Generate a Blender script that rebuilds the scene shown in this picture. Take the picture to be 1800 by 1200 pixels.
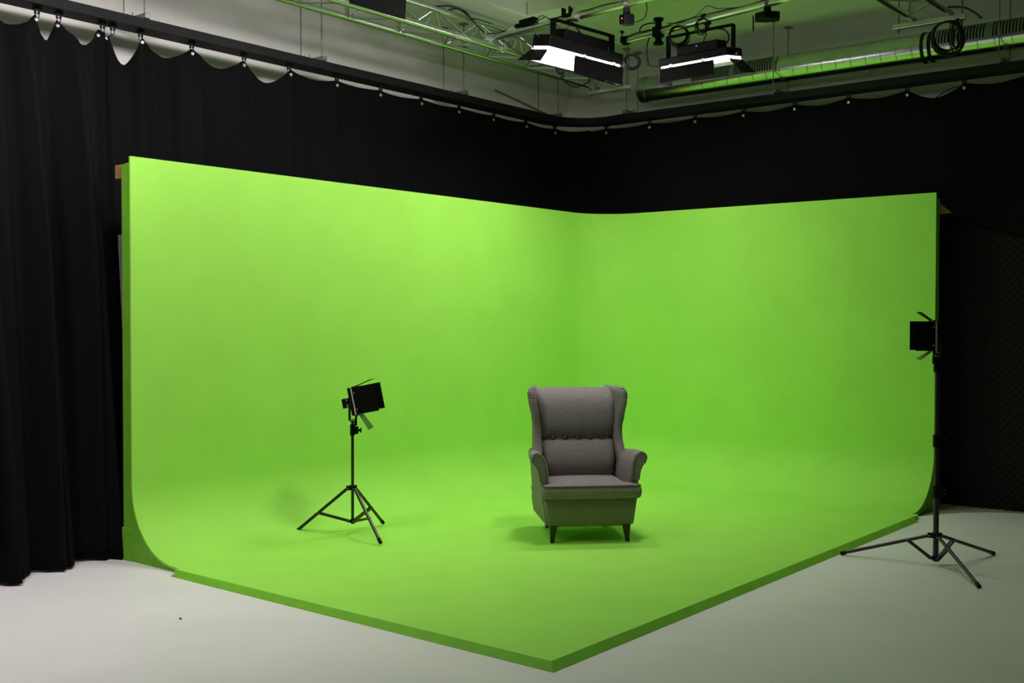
import bpy, math, random
from math import sin, cos, pi, radians, sqrt, atan2, hypot
from mathutils import Vector, Matrix

random.seed(7)
for o in list(bpy.data.objects):
    bpy.data.objects.remove(o)
SC = bpy.context.scene
COL = SC.collection

# ------------------------------------------------------------------ camera
# world: corner of the green screen at the origin, left screen wall along -y, right one along +x
F_PX, PITCH, ROLL, YAW = 1949.1, 0.0211, 0.0010, 2.2507
cam_d = bpy.data.cameras.new('camera')
cam = bpy.data.objects.new('camera', cam_d)
COL.objects.link(cam)
cam_d.sensor_width = 36.0
cam_d.lens = 36.0 * F_PX / 1800.0
cam_d.clip_start = 0.05
_fw = Vector((cos(YAW) * cos(PITCH), sin(YAW) * cos(PITCH), -sin(PITCH)))
_r = Vector((sin(YAW), -cos(YAW), 0.0))
_u = _r.cross(_fw)
_r2 = _r * cos(ROLL) + _u * sin(ROLL)
_u2 = -_r * sin(ROLL) + _u * cos(ROLL)
_m = Matrix((_r2, _u2, -_fw)).transposed().to_4x4()
_m.translation = Vector((5.9927, -8.7267, 1.48))
cam.matrix_world = _m
SC.camera = cam

# ------------------------------------------------------------------ world, exposure
w = bpy.data.worlds.new('world')
SC.world = w
w.use_nodes = True
w.node_tree.nodes['Background'].inputs[0].default_value = (0.75, 0.78, 1.0, 1)
w.node_tree.nodes['Background'].inputs[1].default_value = 0.012
SC.view_settings.view_transform = 'Standard'
SC.view_settings.look = 'None'
SC.view_settings.exposure = 0.0
SC.view_settings.gamma = 1.0
SC.view_settings.use_curve_mapping = False
try:
    SC.cycles.use_denoising = True
    SC.cycles.max_bounces = 10
    SC.cycles.diffuse_bounces = 7
    SC.cycles.sample_clamp_indirect = 6.0
except Exception:
    pass
LED = {'a': 72.0, 'b': 34.0, 'c': 24.0, 'd': 54.0, 'e': 66.0, 'f': 88.0}    # emission strength of the overhead panels

# ------------------------------------------------------------------ materials
def mat(name, color, rough=0.6, metal=0.0, noise=0.0, scale=20.0, bump=0.0, bscale=None, spec=0.5, stretch=None, sheen=0.0):
    m = bpy.data.materials.new(name)
    m.use_nodes = True
    nt = m.node_tree
    b = nt.nodes['Principled BSDF']
    b.inputs['Base Color'].default_value = (*color, 1)
    b.inputs['Roughness'].default_value = rough
    b.inputs['Metallic'].default_value = metal
    b.inputs['Specular IOR Level'].default_value = spec
    if sheen:
        b.inputs['Sheen Weight'].default_value = sheen
    if noise or bump:
        tc = nt.nodes.new('ShaderNodeTexCoord')
        mp = nt.nodes.new('ShaderNodeMapping')
        if stretch:
            mp.inputs['Scale'].default_value = stretch
        nt.links.new(tc.outputs['Object'], mp.inputs['Vector'])
    if noise:
        n = nt.nodes.new('ShaderNodeTexNoise')
        n.inputs['Scale'].default_value = scale
        n.inputs['Detail'].default_value = 5
        nt.links.new(mp.outputs[0], n.inputs['Vector'])
        r = nt.nodes.new('ShaderNodeValToRGB')
        r.color_ramp.elements[0].position = 0.3
        r.color_ramp.elements[1].position = 0.7
        r.color_ramp.elements[0].color = (*[c * (1 - noise) for c in color], 1)
        r.color_ramp.elements[1].color = (*[min(1, c * (1 + noise)) for c in color], 1)
        nt.links.new(n.outputs['Fac'], r.inputs['Fac'])
        nt.links.new(r.outputs['Color'], b.inputs['Base Color'])
    if bump:
        n2 = nt.nodes.new('ShaderNodeTexNoise')
        n2.inputs['Scale'].default_value = bscale or scale
        n2.inputs['Detail'].default_value = 4
        nt.links.new(mp.outputs[0], n2.inputs['Vector'])
        bp = nt.nodes.new('ShaderNodeBump')
        bp.inputs['Strength'].default_value = bump
        bp.inputs['Distance'].default_value = 0.01
        nt.links.new(n2.outputs['Fac'], bp.inputs['Height'])
        nt.links.new(bp.outputs[0], b.inputs['Normal'])
    return m

def emit(name, color, strength):
    m = bpy.data.materials.new(name)
    m.use_nodes = True
    b = m.node_tree.nodes['Principled BSDF']
    b.inputs['Base Color'].default_value = (0.8, 0.8, 0.8, 1)
    b.inputs['Emission Color'].default_value = (*color, 1)
    b.inputs['Emission Strength'].default_value = strength
    return m

def weave_mat(name, c1, c2, scale, rough=0.9):
    m = bpy.data.materials.new(name)
    m.use_nodes = True
    nt = m.node_tree
    b = nt.nodes['Principled BSDF']
    b.inputs['Roughness'].default_value = rough
    b.inputs['Specular IOR Level'].default_value = 0.25
    b.inputs['Sheen Weight'].default_value = 0.08
    tc = nt.nodes.new('ShaderNodeTexCoord')
    outs = []
    for st in ((1.0, 1.0, 0.12), (0.12, 0.12, 1.0)):
        mp = nt.nodes.new('ShaderNodeMapping')
        mp.inputs['Scale'].default_value = st
        nt.links.new(tc.outputs['Object'], mp.inputs['Vector'])
        n = nt.nodes.new('ShaderNodeTexNoise')
        n.inputs['Scale'].default_value = scale
        n.inputs['Detail'].default_value = 2
        nt.links.new(mp.outputs[0], n.inputs['Vector'])
        outs.append(n.outputs['Fac'])
    ad = nt.nodes.new('ShaderNodeMath')
    ad.operation = 'ADD'
    nt.links.new(outs[0], ad.inputs[0])
    nt.links.new(outs[1], ad.inputs[1])
    r = nt.nodes.new('ShaderNodeMapRange')
    r.inputs['From Min'].default_value = 0.7
    r.inputs['From Max'].default_value = 1.3
    nt.links.new(ad.outputs[0], r.inputs['Value'])
    mx = nt.nodes.new('ShaderNodeMix')
    mx.data_type = 'RGBA'
    mx.inputs['A'].default_value = (*c1, 1)
    mx.inputs['B'].default_value = (*c2, 1)
    nt.links.new(r.outputs[0], mx.inputs['Factor'])
    nt.links.new(mx.outputs['Result'], b.inputs['Base Color'])
    bp = nt.nodes.new('ShaderNodeBump')
    bp.inputs['Strength'].default_value = 0.25
    bp.inputs['Distance'].default_value = 0.002
    nt.links.new(ad.outputs[0], bp.inputs['Height'])
    nt.links.new(bp.outputs[0], b.inputs['Normal'])
    return m

GREEN = (0.385, 0.83, 0.105)
M_green = mat('chroma_green_paint', GREEN, 0.62, noise=0.03, scale=3.0, spec=0.2)
M_green_edge = mat('chroma_green_shaded_board', (0.20, 0.55, 0.035), 0.6, noise=0.08, scale=9.0, spec=0.25)  # screen green darkened: shade on the end boards is put into the colour
M_white_floor = mat('white_floor_paint', (0.81, 0.775, 0.775), 0.55, noise=0.035, scale=1.6, bump=0.04, bscale=6, spec=0.3)
M_tan_floor = mat('tan_concrete', (0.33, 0.26, 0.17), 0.8, noise=0.15, scale=7)
M_wall = mat('wall_paint', (0.87, 0.84, 0.80), 0.8, noise=0.05, scale=2.2, bump=0.05, bscale=8)
M_ceiling = mat('ceiling_paint', (0.80, 0.80, 0.74), 0.85, noise=0.04, scale=1.5)
M_curtain = mat('black_molton', (0.0056, 0.0056, 0.0062), 0.95, noise=0.1, scale=40, bump=0.08, bscale=60, spec=0.08)
M_foam = mat('black_foam', (0.007, 0.007, 0.0055), 0.85, noise=0.2, scale=30, spec=0.3)
M_rail = mat('black_rail', (0.010, 0.010, 0.011), 0.6, noise=0.1, scale=30, spec=0.2)
M_alu = mat('aluminium_tube', (0.74, 0.75, 0.75), 0.30, 1.0, noise=0.05, scale=14)
M_zinc = mat('galvanised_steel', (0.62, 0.65, 0.66), 0.22, 1.0, noise=0.10, scale=9)
M_slat = mat('grille_slats', (0.30, 0.31, 0.31), 0.45, 0.8)
M_dark = mat('grille_dark', (0.006, 0.006, 0.006), 0.8)
M_steel = mat('zinc_rod', (0.24, 0.25, 0.24), 0.45, 0.7)
M_black = mat('black_metal', (0.003, 0.003, 0.0033), 0.5, noise=0.1, scale=40, spec=0.15)
M_blackmat = mat('matt_black_sheet', (0.003, 0.003, 0.0033), 0.65, noise=0.1, scale=20, spec=0.1)
M_doorgrey = mat('satin_black_sheet', (0.03, 0.03, 0.03), 0.35, spec=0.6)
M_doorlit = mat('lit_door_sheet', (0.45, 0.45, 0.46), 0.5, 0.3)  # black door's inner face made pale: the LED glow is put into its colour
M_cable = mat('black_cable', (0.008, 0.008, 0.008), 0.5)
M_tube = mat('black_tube', (0.008, 0.008, 0.009), 0.28, spec=0.55)
M_plastic = mat('black_plastic', (0.003, 0.003, 0.003), 0.5, spec=0.15)
M_frost = mat('frosted_diffuser', (0.72, 0.72, 0.68), 0.4)
M_silver = mat('bright_steel', (0.78, 0.78, 0.78), 0.3, 0.9)
M_grommet = mat('nickel_ring', (0.60, 0.60, 0.60), 0.35, 0.6)
M_brass = mat('brass_screw', (0.55, 0.38, 0.12), 0.4, 0.9)
M_wood = mat('pine_batten', (0.42, 0.21, 0.07), 0.65, noise=0.25, scale=9, stretch=(1, 1, 8))
M_tag = mat('white_tag', (0.75, 0.75, 0.72), 0.6)
M_grey = mat('grey_board', (0.20, 0.20, 0.21), 0.7)
M_fab = weave_mat('grey_brown_upholstery', (0.170, 0.150, 0.141), (0.285, 0.254, 0.240), 260)
M_fabdark = weave_mat('grey_brown_piping', (0.10, 0.09, 0.085), (0.16, 0.145, 0.135), 260)
M_legwood = mat('black_brown_wood', (0.014, 0.010, 0.008), 0.4, noise=0.2, scale=30, stretch=(1, 1, 0.2))
M_redled = emit('red_indicator', (1.0, 0.02, 0.01), 3.0)
M_blueled = emit('blue_indicator', (0.1, 0.15, 1.0), 3.0)
M_rust = mat('brown_conduit', (0.30, 0.23, 0.13), 0.6, noise=0.2, scale=15)

# ------------------------------------------------------------------ mesh helpers
class MB:
    def __init__(s):
        s.v = []
        s.f = []
        s.fm = {}
    def add(s, vs, fs, mi=0):
        o = len(s.v)
        s.v.extend([Vector(x) for x in vs])
        for f in fs:
            if mi:
                s.fm[len(s.f)] = mi
            s.f.append(tuple(i + o for i in f))
    def box(s, c, size, R=None, mi=0):
        c = Vector(c)
        hx, hy, hz = [a / 2 for a in size]
        vs = [Vector((x, y, z)) for x in (-hx, hx) for y in (-hy, hy) for z in (-hz, hz)]
        if R is not None:
            vs = [R @ q for q in vs]
        vs = [c + q for q in vs]
        s.add(vs, [(0, 1, 3, 2), (4, 6, 7, 5), (0, 4, 5, 1), (2, 3, 7, 6), (0, 2, 6, 4), (1, 5, 7, 3)], mi)
    def beam(s, p0, p1, wdt, hgt, up=(0, 0, 1)):
        p0, p1 = Vector(p0), Vector(p1)
        d = p1 - p0
        L = d.length
        d.normalize()
        u = Vector(up)
        a = d.cross(u)
        if a.length < 1e-4:
            a = d.cross(Vector((1, 0, 0)))
        a.normalize()
        b = a.cross(d)
        R = Matrix((d, a, b)).transposed()
        s.box((p0 + p1) / 2, (L, wdt, hgt), R)
    def tube(s, pts, r, n=10, closed=False, cap=True, mi=0):
        pts = [Vector(p) for p in pts]
        N = len(pts)
        rr = r if isinstance(r, (list, tuple)) else [r] * N
        def tan(i):
            if closed:
                t = pts[(i + 1) % N] - pts[(i - 1) % N]
            else:
                t = pts[min(i + 1, N - 1)] - pts[max(i - 1, 0)]
            return t.normalized() if t.length > 1e-9 else Vector((0, 0, 1))
        t0 = tan(0)
        a = t0.cross(Vector((0, 0, 1)))
        if a.length < 1e-3:
            a = t0.cross(Vector((1, 0, 0)))
        a.normalize()
        rings = []
        for i in range(N):
            t = tan(i)
            a = a - t * a.dot(t)
            if a.length < 1e-6:
                a = t.cross(Vector((0.3, 0.5, 0.8)))
            a.normalize()
            b = t.cross(a)
            rings.append([pts[i] + (a * cos(2 * pi * k / n) + b * sin(2 * pi * k / n)) * rr[i] for k in range(n)])
        s.loft(rings, closed_u=True, cap=cap and not closed, closed_v=closed, mi=mi)
    def loft(s, rings, closed_u=True, cap=True, closed_v=False, mi=0):
        n = len(rings[0])
        vs = [p for r in rings for p in r]
        fs = []
        R = len(rings)
        for i in range(R if closed_v else R - 1):
            j = (i + 1) % R
            for k in range(n if closed_u else n - 1):
                l = (k + 1) % n
                fs.append((i * n + k, i * n + l, j * n + l, j * n + k))
        if cap and closed_u:
            fs.append(tuple(range(n - 1, -1, -1)))
            fs.append(tuple((R - 1) * n + k for k in range(n)))
        s.add(vs, fs, mi)
    def cyl(s, p0, p1, r, n=14, r1=None, mi=0):
        s.tube([p0, p1], [r, r if r1 is None else r1], n, mi=mi)
    def lathe(s, c, prof, n=20, R=None, mi=0):
        c = Vector(c)
        rings = []
        for (r, z) in prof:
            ring = [Vector((r * cos(2 * pi * k / n), r * sin(2 * pi * k / n), z)) for k in range(n)]
            if R is not None:
                ring = [R @ q for q in ring]
            rings.append([c + q for q in ring])
        s.loft(rings, mi=mi)
    def prism(s, poly, off, mi=0):
        poly = [Vector(p) for p in poly]
        off = Vector(off)
        s.loft([poly, [p + off for p in poly]], mi=mi)
    def ball(s, c, r, n=12, sq=(1, 1, 1)):
        c = Vector(c)
        rings = []
        m = n // 2 + 1
        for i in range(m + 1):
            th = -pi / 2 + pi * i / m
            rr = max(cos(th), 0.02)
            rings.append([c + Vector((r * rr * cos(2 * pi * k / n) * sq[0], r * rr * sin(2 * pi * k / n) * sq[1], r * sin(th) * sq[2])) for k in range(n)])
        s.loft(rings)

def loc_of(root):
    return root.matrix_basis.copy() if root is not None else Matrix.Identity(4)

def obj(name, mb, m, parent=None, smooth=True, bevel=0.0, world=False, subsurf=0, seg=2, angle=35, solid=None):
    """one mesh object from a builder; world=True: vertices are in world space"""
    vs = mb.v
    if world and parent is not None:
        M = parent.matrix_basis
        if parent.parent is not None:
            M = parent.parent.matrix_basis @ M
        Mi = M.inverted()
        vs = [Mi @ v for v in vs]
    me = bpy.data.meshes.new(name)
    me.from_pydata([tuple(v) for v in vs], [], mb.f)
    ms = m if isinstance(m, (list, tuple)) else [m]
    for q in ms:
        me.materials.append(q)
    for i, mi in mb.fm.items():
        me.polygons[i].material_index = mi
    me.update()
    import bmesh
    bm = bmesh.new()
    bm.from_mesh(me)
    bmesh.ops.recalc_face_normals(bm, faces=bm.faces)
    bm.to_mesh(me)
    bm.free()
    if smooth:
        for p in me.polygons:
            p.use_smooth = True
        me.set_sharp_from_angle(angle=radians(angle))
    o = bpy.data.objects.new(name, me)
    COL.objects.link(o)
    if parent is not None:
        o.parent = parent
    if solid:
        md = o.modifiers.new('solid', 'SOLIDIFY')
        md.thickness = solid[0]
        md.offset = solid[1]
    if bevel:
        md = o.modifiers.new('bevel', 'BEVEL')
        md.width = bevel
        md.segments = seg
        md.limit_method = 'ANGLE'
        md.angle_limit = radians(40)
    if subsurf:
        md = o.modifiers.new('sub', 'SUBSURF')
        md.levels = subsurf
        md.render_levels = subsurf
    return o

def tag(o, label=None, cat=None, group=None, kind=None):
    if label:
        o['label'] = label
    if cat:
        o['category'] = cat
    if group:
        o['group'] = group
    if kind:
        o['kind'] = kind
    return o

def thing(name, label, cat, loc=(0, 0, 0), rotz=0.0, group=None):
    o = bpy.data.objects.new(name, None)
    o.empty_display_size = 0.1
    COL.objects.link(o)
    o.matrix_basis = Matrix.Translation(Vector(loc)) @ Matrix.Rotation(rotz, 4, 'Z')
    return tag(o, label, cat, group)

def spline(pts, k=8, closed=False):
    P = [Vector(p) for p in pts]
    n = len(P)
    out = []
    rng = range(n if closed else n - 1)
    for i in rng:
        if closed:
            p0, p1, p2, p3 = P[(i - 1) % n], P[i], P[(i + 1) % n], P[(i + 2) % n]
        else:
            p0, p1, p2, p3 = P[max(i - 1, 0)], P[i], P[i + 1], P[min(i + 2, n - 1)]
        for j in range(k):
            t = j / k
            out.append(0.5 * ((2 * p1) + (p2 - p0) * t + (2 * p0 - 5 * p1 + 4 * p2 - p3) * t * t + (3 * p1 - p0 - 3 * p2 + p3) * t ** 3))
    if not closed:
        out.append(P[-1])
    return out

def lerp(a, b, t):
    return a + (b - a) * t

def interp(tab, x):
    if x <= tab[0][0]:
        return tab[0][1]
    for (x0, y0), (x1, y1) in zip(tab, tab[1:]):
        if x <= x1:
            t = (x - x0) / (x1 - x0)
            return lerp(y0, y1, t)
    return tab[-1][1]

def sinterp(tab, x):
    if x <= tab[0][0]:
        return tab[0][1]
    for (x0, y0), (x1, y1) in zip(tab, tab[1:]):
        if x <= x1:
            t = (x - x0) / (x1 - x0)
            t = t * t * (3 - 2 * t)
            return lerp(y0, y1, t)
    return tab[-1][1]

# ================================================================== THE ROOM
WX, WY, ZC = -0.85, 0.66, 4.05          # left wall, back wall, ceiling
mb = MB()
# tan concrete first, the white painted area lies on it with a rounded edge at the back right
mb.add([(WX, -10, -0.004), (9, -10, -0.004), (9, WY, -0.004), (WX, WY, -0.004)], [(0, 1, 2, 3)])
edge = spline([(2.6, -1.3, 0), (3.05, -0.58, 0), (3.25, -0.211, 0), (3.393, 0.017, 0), (3.591, 0.175, 0), (3.78, 0.235, 0), (4.2, 0.26, 0), (9, 0.27, 0)], 6)
wp = [(9, -10, 0), (9, 0.27, 0)] + [tuple(q) for q in edge[::-1][1:]] + [(2.6, -4.2, 0), (0.6, -4.93, 0), (-0.1, -4.90, 0), (-0.30, -4.86, 0), (WX, -4.95, 0), (WX, -10, 0)]
mb.add(wp, [tuple(range(len(wp)))], mi=1)
floor = tag(obj('floor', mb, [M_tan_floor, M_white_floor], smooth=False), kind='structure')

mb = MB()
mb.box(((WX - 0.1), -4.7, ZC / 2), (0.2, 11.2, ZC + 0.2))
tag(obj('wall_left', mb, M_wall, smooth=False), kind='structure')
mb = MB()
mb.box((4.1, WY + 0.1, ZC / 2), (10.2, 0.2, ZC + 0.2))
tag(obj('wall_back', mb, M_wall, smooth=False), kind='structure')
mb = MB()
mb.box((4.0, -4.7, ZC + 0.1), (9.9, 11.0, 0.2))
tag(obj('ceiling', mb, M_ceiling, smooth=False), kind='structure')
# beams that cross the ceiling
mb = MB()
mb.box((0.20, -5.75, ZC - 0.05), (0.36, 8.84, 0.14))
tag(obj('trim_1', mb, M_ceiling, smooth=False, bevel=0.01), kind='structure')
mb = MB()
mb.box((4.6, -1.46, ZC - 0.05), (8.42, 0.30, 0.14))
tag(obj('trim_2', mb, M_ceiling, smooth=False, bevel=0.01), kind='structure')
# hollow cove where ceiling meets the back wall
mb = MB()
pts = [(WX + 0.001, WY, ZC), (WX + 0.001, WY, ZC - 0.16)]
R = 0.16
prof = [(WY - 0.001, ZC - 0.001)] + [(WY - R + R * cos(a), ZC - R + R * sin(a)) for a in [pi / 2 * k / 8 for k in range(9)]]
mb.prism([(WX + 0.001, y, z) for y, z in prof], (9.8, 0, 0))
tag(obj('trim_3', mb, M_ceiling), kind='structure')

# ================================================================== GREEN SCREEN
H_S, LA, LB, RC, T = 2.452, 4.969, 3.145, 0.43, 0.031
XL0 = 0.47
cove = thing('green_screen', 'bright green L-shaped studio screen with curved base and green floor', 'green screen', (1.6, -2.5, 0))
prof = [(0.0, z) for z in (H_S, 2.0, 1.5, 1.0, 0.7)] + [(RC - RC * cos(a), T + RC - RC * sin(a)) for a in [pi / 2 * k / 14 for k in range(15)]]
def plan(d):
    """path of the wall surface, offset d inwards, from the left end to the right end"""
    pts = []
    for k in range(11):
        y = lerp(-LA, -RC, k / 10)
        pts.append((d, y))
    rad = max(RC - d, 0.0) if d <= RC else 0.0
    for k in range(1, 12):
        a = pi - (pi / 2) * k / 12
        pts.append((RC + rad * cos(a), -RC + rad * sin(a)))
    for k in range(9):
        pts.append((lerp(RC, LB, k / 8), -d))
    return pts
RX, RY, RW = 3.236, 5.041, 0.042
fx, fy = RX - RW, RY - RW
TH = 0.014
frontp = prof + [(RC + 0.012, T), (RC + 0.05, T)]
backp = [(RC + 0.05, T - TH), (RC, T - TH)] + [(RC - (RC + TH) * cos(a), T + RC - (RC + TH) * sin(a)) for a in [pi / 2 * k / 8 for k in range(7, -1, -1)]] + [(-TH, H_S)]
section = frontp + backp
lines = [plan(d) for d, z in section]
mb = MB()
mb.loft([[Vector((lines[i][k][0], lines[i][k][1], section[i][1])) for i in range(len(section))] for k in range(len(lines[0]))])
nw = len(mb.f)
mb.box(((RC + 0.05 + fx) / 2, -(RC + 0.05 + fy) / 2, T / 2), (fx - RC - 0.05, fy - RC - 0.05, T))
scr = obj('screen', mb, M_green, cove, world=True, angle=35)
# end boards: close the gap behind the curve
arc = [(RC - 0.008 - (RC) * cos(a) , T - 0.006 + RC - RC * sin(a)) for a in [pi / 2 * k / 14 for k in range(15)]]
bp = [(-0.108, 0.0), (-0.108, H_S - 0.045), (-0.010, H_S - 0.03), (-0.010, 0.6)] + arc + [(RC + 0.01, 0.0)]
mb = MB()
mb.prism([(d, -LA + 0.008, z) for d, z in bp], (0, 0.02, 0))
mb.box((-0.065, -LA + 0.004, 0.1), (0.10, 0.01, 0.2))
obj('end_board', mb, M_green_edge, cove, smooth=False, world=True)
mb = MB()
mb.prism([(LB - 0.008, -d, z) for d, z in bp], (-0.02, 0, 0))
mb.box((LB - 0.004, 0.065, 0.1), (0.01, 0.10, 0.2))
obj('end_board', mb, M_green_edge, cove, smooth=False, world=True)
# bevelled edging along the two open sides of the floor
XL, YR = 0.50, 0.60
mb = MB()
mb.loft([[Vector(p) for p in ((XL + 0.03, -fy, T), (XL, -RY, 0.002), (XL, -RY, 0.0), (XL + 0.03, -fy, 0.0))],
         [Vector(p) for p in ((fx, -fy, T), (RX, -RY, 0.002), (RX, -RY, 0.0), (fx, -fy, 0.0))]])
obj('floor_edging', mb, M_green_edge, cove, smooth=False, world=True)
mb = MB()
mb.loft([[Vector(p) for p in ((fx, -YR - 0.03, T), (RX, -YR, 0.002), (RX, -YR, 0.0), (fx, -YR - 0.03, 0.0))],
         [Vector(p) for p in ((fx, -fy, T), (RX, -RY, 0.002), (RX, -RY, 0.0), (fx, -fy, 0.0))]])
obj('floor_edging', mb, M_green_edge, cove, smooth=False, world=True)
# timber battens behind the top edge
mb = MB()
mb.box((-0.155, -2.7, 2.372), (0.085, 4.5, 0.085))
tag(obj('batten', mb, M_wood, cove, smooth=False, world=True, bevel=0.003), 'brown wooden batten')
mb = MB()
mb.prism([(1.0, 0.118, 2.30), (1.0, 0.118, 2.385), (3.12, 0.118, 2.385), (3.215, 0.118, 2.30)], (0, 0.075, 0))
tag(obj('batten', mb, M_wood, cove, smooth=False, world=True, bevel=0.003), 'orange-brown wooden batten with slanting end')
# grey board leaning behind the left end of the screen
mb = MB()
mb.add([(-0.20, -4.80, 0.0), (-0.20, -4.2, 0.0), (-0.205, -4.2, 0.02), (-0.205, -4.80, 0.02)], [])
R_ = Matrix.Rotation(radians(-4.2), 3, 'Y')
mb.box((-0.205, -4.63, 1.0), (0.012, 0.5, 2.0), R_)
tag(obj('leaning_board', mb, M_grey, smooth=False), 'narrow grey board leaning behind the left end of the green screen', 'board')

# ================================================================== CURTAIN RAIL
RZ0, RZ1 = 3.362, 3.424
def rail_path(off, rad=0.38, n=12):
    """plan line, off metres behind the room side faces of the rail"""
    x0, y0 = -0.42 - off, 0.20 + off
    cx, cy = -0.42 + rad, 0.20 - rad
    pts = [(x0, -7.2), (x0, cy)]
    for k in range(1, n):
        a = pi - pi / 2 * k / n
        pts.append((cx + (rad + off) * cos(a), cy + (rad + off) * sin(a)))
    pts += [(cx, y0), (6.5, y0)]
    return pts
mb = MB()
rings = []
inner, outer = rail_path(0.0), rail_path(0.17)
for (a, b) in zip(inner, outer):
    rings.append([Vector((a[0], a[1], RZ0)), Vector((a[0], a[1], RZ1)), Vector((b[0], b[1], RZ1)), Vector((b[0], b[1], RZ0))])
mb.loft(rings)
rail = obj('curtain_rail', mb, M_rail, smooth=True, angle=30)
tag(rail, 'black box curtain rail running round the studio corner near the ceiling', 'curtain rail')

# ================================================================== CURTAINS
def hang(s):
    """point and room-side normal on the hanging line; s<0: left side (y), measured from the corner; s>0 right side"""
    rad = 0.30
    cx, cy = -0.51 + rad, 0.285 - rad
    qa = rad * pi / 2
    if s < -qa / 2:
        return Vector((-0.51, cy + (s + qa / 2), 0)), Vector((1, 0, 0))
    if s > qa / 2:
        return Vector((cx + (s - qa / 2), 0.285, 0)), Vector((0, -1, 0))
    a = pi * 0.75 - s / rad
    return Vector((cx + rad * cos(a), cy + rad * sin(a), 0)), Vector((-cos(a), -sin(a), 0))
QA = 0.30 * pi / 2
def s_left(y):
    return y - (0.285 - 0.30) - QA / 2
def s_right(x):
    return x - (-0.51 + 0.30) + QA / 2

def curtain(label, hooks, sags, s0, s1, fold, lean, zbot, ds=0.02, nv=44, ztop=3.325):
    p0, _ = hang((s0 + s1) / 2)
    root = thing('curtain', label, 'curtain', (p0.x, p0.y, 0))
    hs = [s0] + hooks + [s1]
    sg = sags
    def topz(s):
        for i in range(len(hs) - 1):
            if hs[i] <= s <= hs[i + 1] + 1e-6:
                L = hs[i + 1] - hs[i]
                if L < 1e-6:
                    return ztop
                t = (s - hs[i]) / L
                if i == 0:
                    t = 0.5 + t / 2 if L < 0.25 else t
                if i == len(hs) - 2:
                    t = t / 2 if L < 0.25 else t
                return ztop - sg[i] * (max(0.0, 1 - abs(2 * t - 1) ** 1.7))
        return ztop
    ns = int((s1 - s0) / ds) + 1
    m = MB()
    rows = []
    for j in range(nv + 1):
        v = j / nv
        row = []
        for i in range(ns + 1):
            s = lerp(s0, s1, i / ns)
            zt = topz(s)
            zb = zbot(s)
            z = lerp(zt, zb, v)
            ds_, dn = fold(s, v)
            p, n = hang(s + ds_)
            q = p + n * (dn + lean(s, v))
            row.append(Vector((q.x, q.y, z)))
        rows.append(row)
    m.loft(rows, closed_u=False, cap=False)
    obj('cloth', m, M_curtain, root, world=True, angle=180, solid=(0.004, 0.0))
    for h in hooks:
        p, n = hang(h)
        ds_, dn = fold(h, 0.012)
        p2, n2 = hang(h + ds_)
        pc = p2 + n2 * (dn + lean(h, 0.012))
        # runner on the rail
        m = MB()
        t = Vector((-n.y, n.x, 0))
        Rm = Matrix((t, n, Vector((0, 0, 1)))).transposed()
        m.box((p.x, p.y, 3.352), (0.045, 0.02, 0.018), Rm)
        for sgn in (-1, 1):
            m.box((p + t * 0.012 * sgn + Vector((0, 0, 3.335))), (0.008, 0.012, 0.024), Rm)
        ring = [p + t * (0.012 * cos(a)) + Vector((0, 0, 3.313 + 0.016 * sin(a))) for a in [2 * pi * k / 14 for k in range(14)]]
        m.tube(ring, 0.003, 6, closed=True)
        m.tube([Vector((p.x, p.y, 3.299)), Vector((pc.x, pc.y, 3.288)) + n * 0.004], 0.003, 6)
        obj('runner', m, M_rail, root, world=True)
        m = MB()
        Rg = Matrix((t, Vector((0, 0, 1)), n)).transposed()
        m.lathe(Vector((pc.x, pc.y, 3.285)), [(0.007, 0.008), (0.0095, 0.010), (0.0125, 0.008), (0.0125, 0.003), (0.007, 0.003)], 16, Rg)
        m.lathe(Vector((pc.x, pc.y, 3.285)), [(0.0005, 0.006), (0.0075, 0.006), (0.0075, 0.003), (0.0005, 0.003)], 16, Rg)
        tag(obj('grommet', m, M_grommet, root, world=True), 'bright metal grommet')
    return root

# far left bunched drop, comes forward towards the floor
def fold_bunch(s, v):
    y = s + QA / 2 - 0.015
    a = interp([(0, 0.035), (0.12, 0.07), (0.4, 0.10), (1, 0.085)], v)
    ph = 2 * pi * (y + 5.07) / 0.36
    drift = 0.5 * sin(v * 2.2 + 1)
    dn = a * sin(ph + drift) + 0.35 * a * sin(2.3 * ph + 1.3 + 1.5 * v) + 0.2 * a * sin(4.7 * ph + 2 * v)
    ds = 0.25 * a * sin(ph + drift + 1.2)
    return ds, dn
def lean_bunch(s, v):
    y = s + QA / 2 - 0.015
    k = sinterp([(-6.2, 0.52), (-5.6, 0.46), (-5.3, 0.34), (-5.0, 0.33), (-4.86, 0.22)], y)
    return k * (v ** 0.9)
curtain('black bunched curtain falling to the floor left of the green screen',
        [s_left(y) for y in (-6.02, -5.60, -5.274, -5.135, -4.84)], [0.05, 0.10, 0.10, 0.15, 0.14, 0.015], s_left(-6.3), s_left(-4.80),
        fold_bunch, lean_bunch, lambda s: 0.012)

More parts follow.
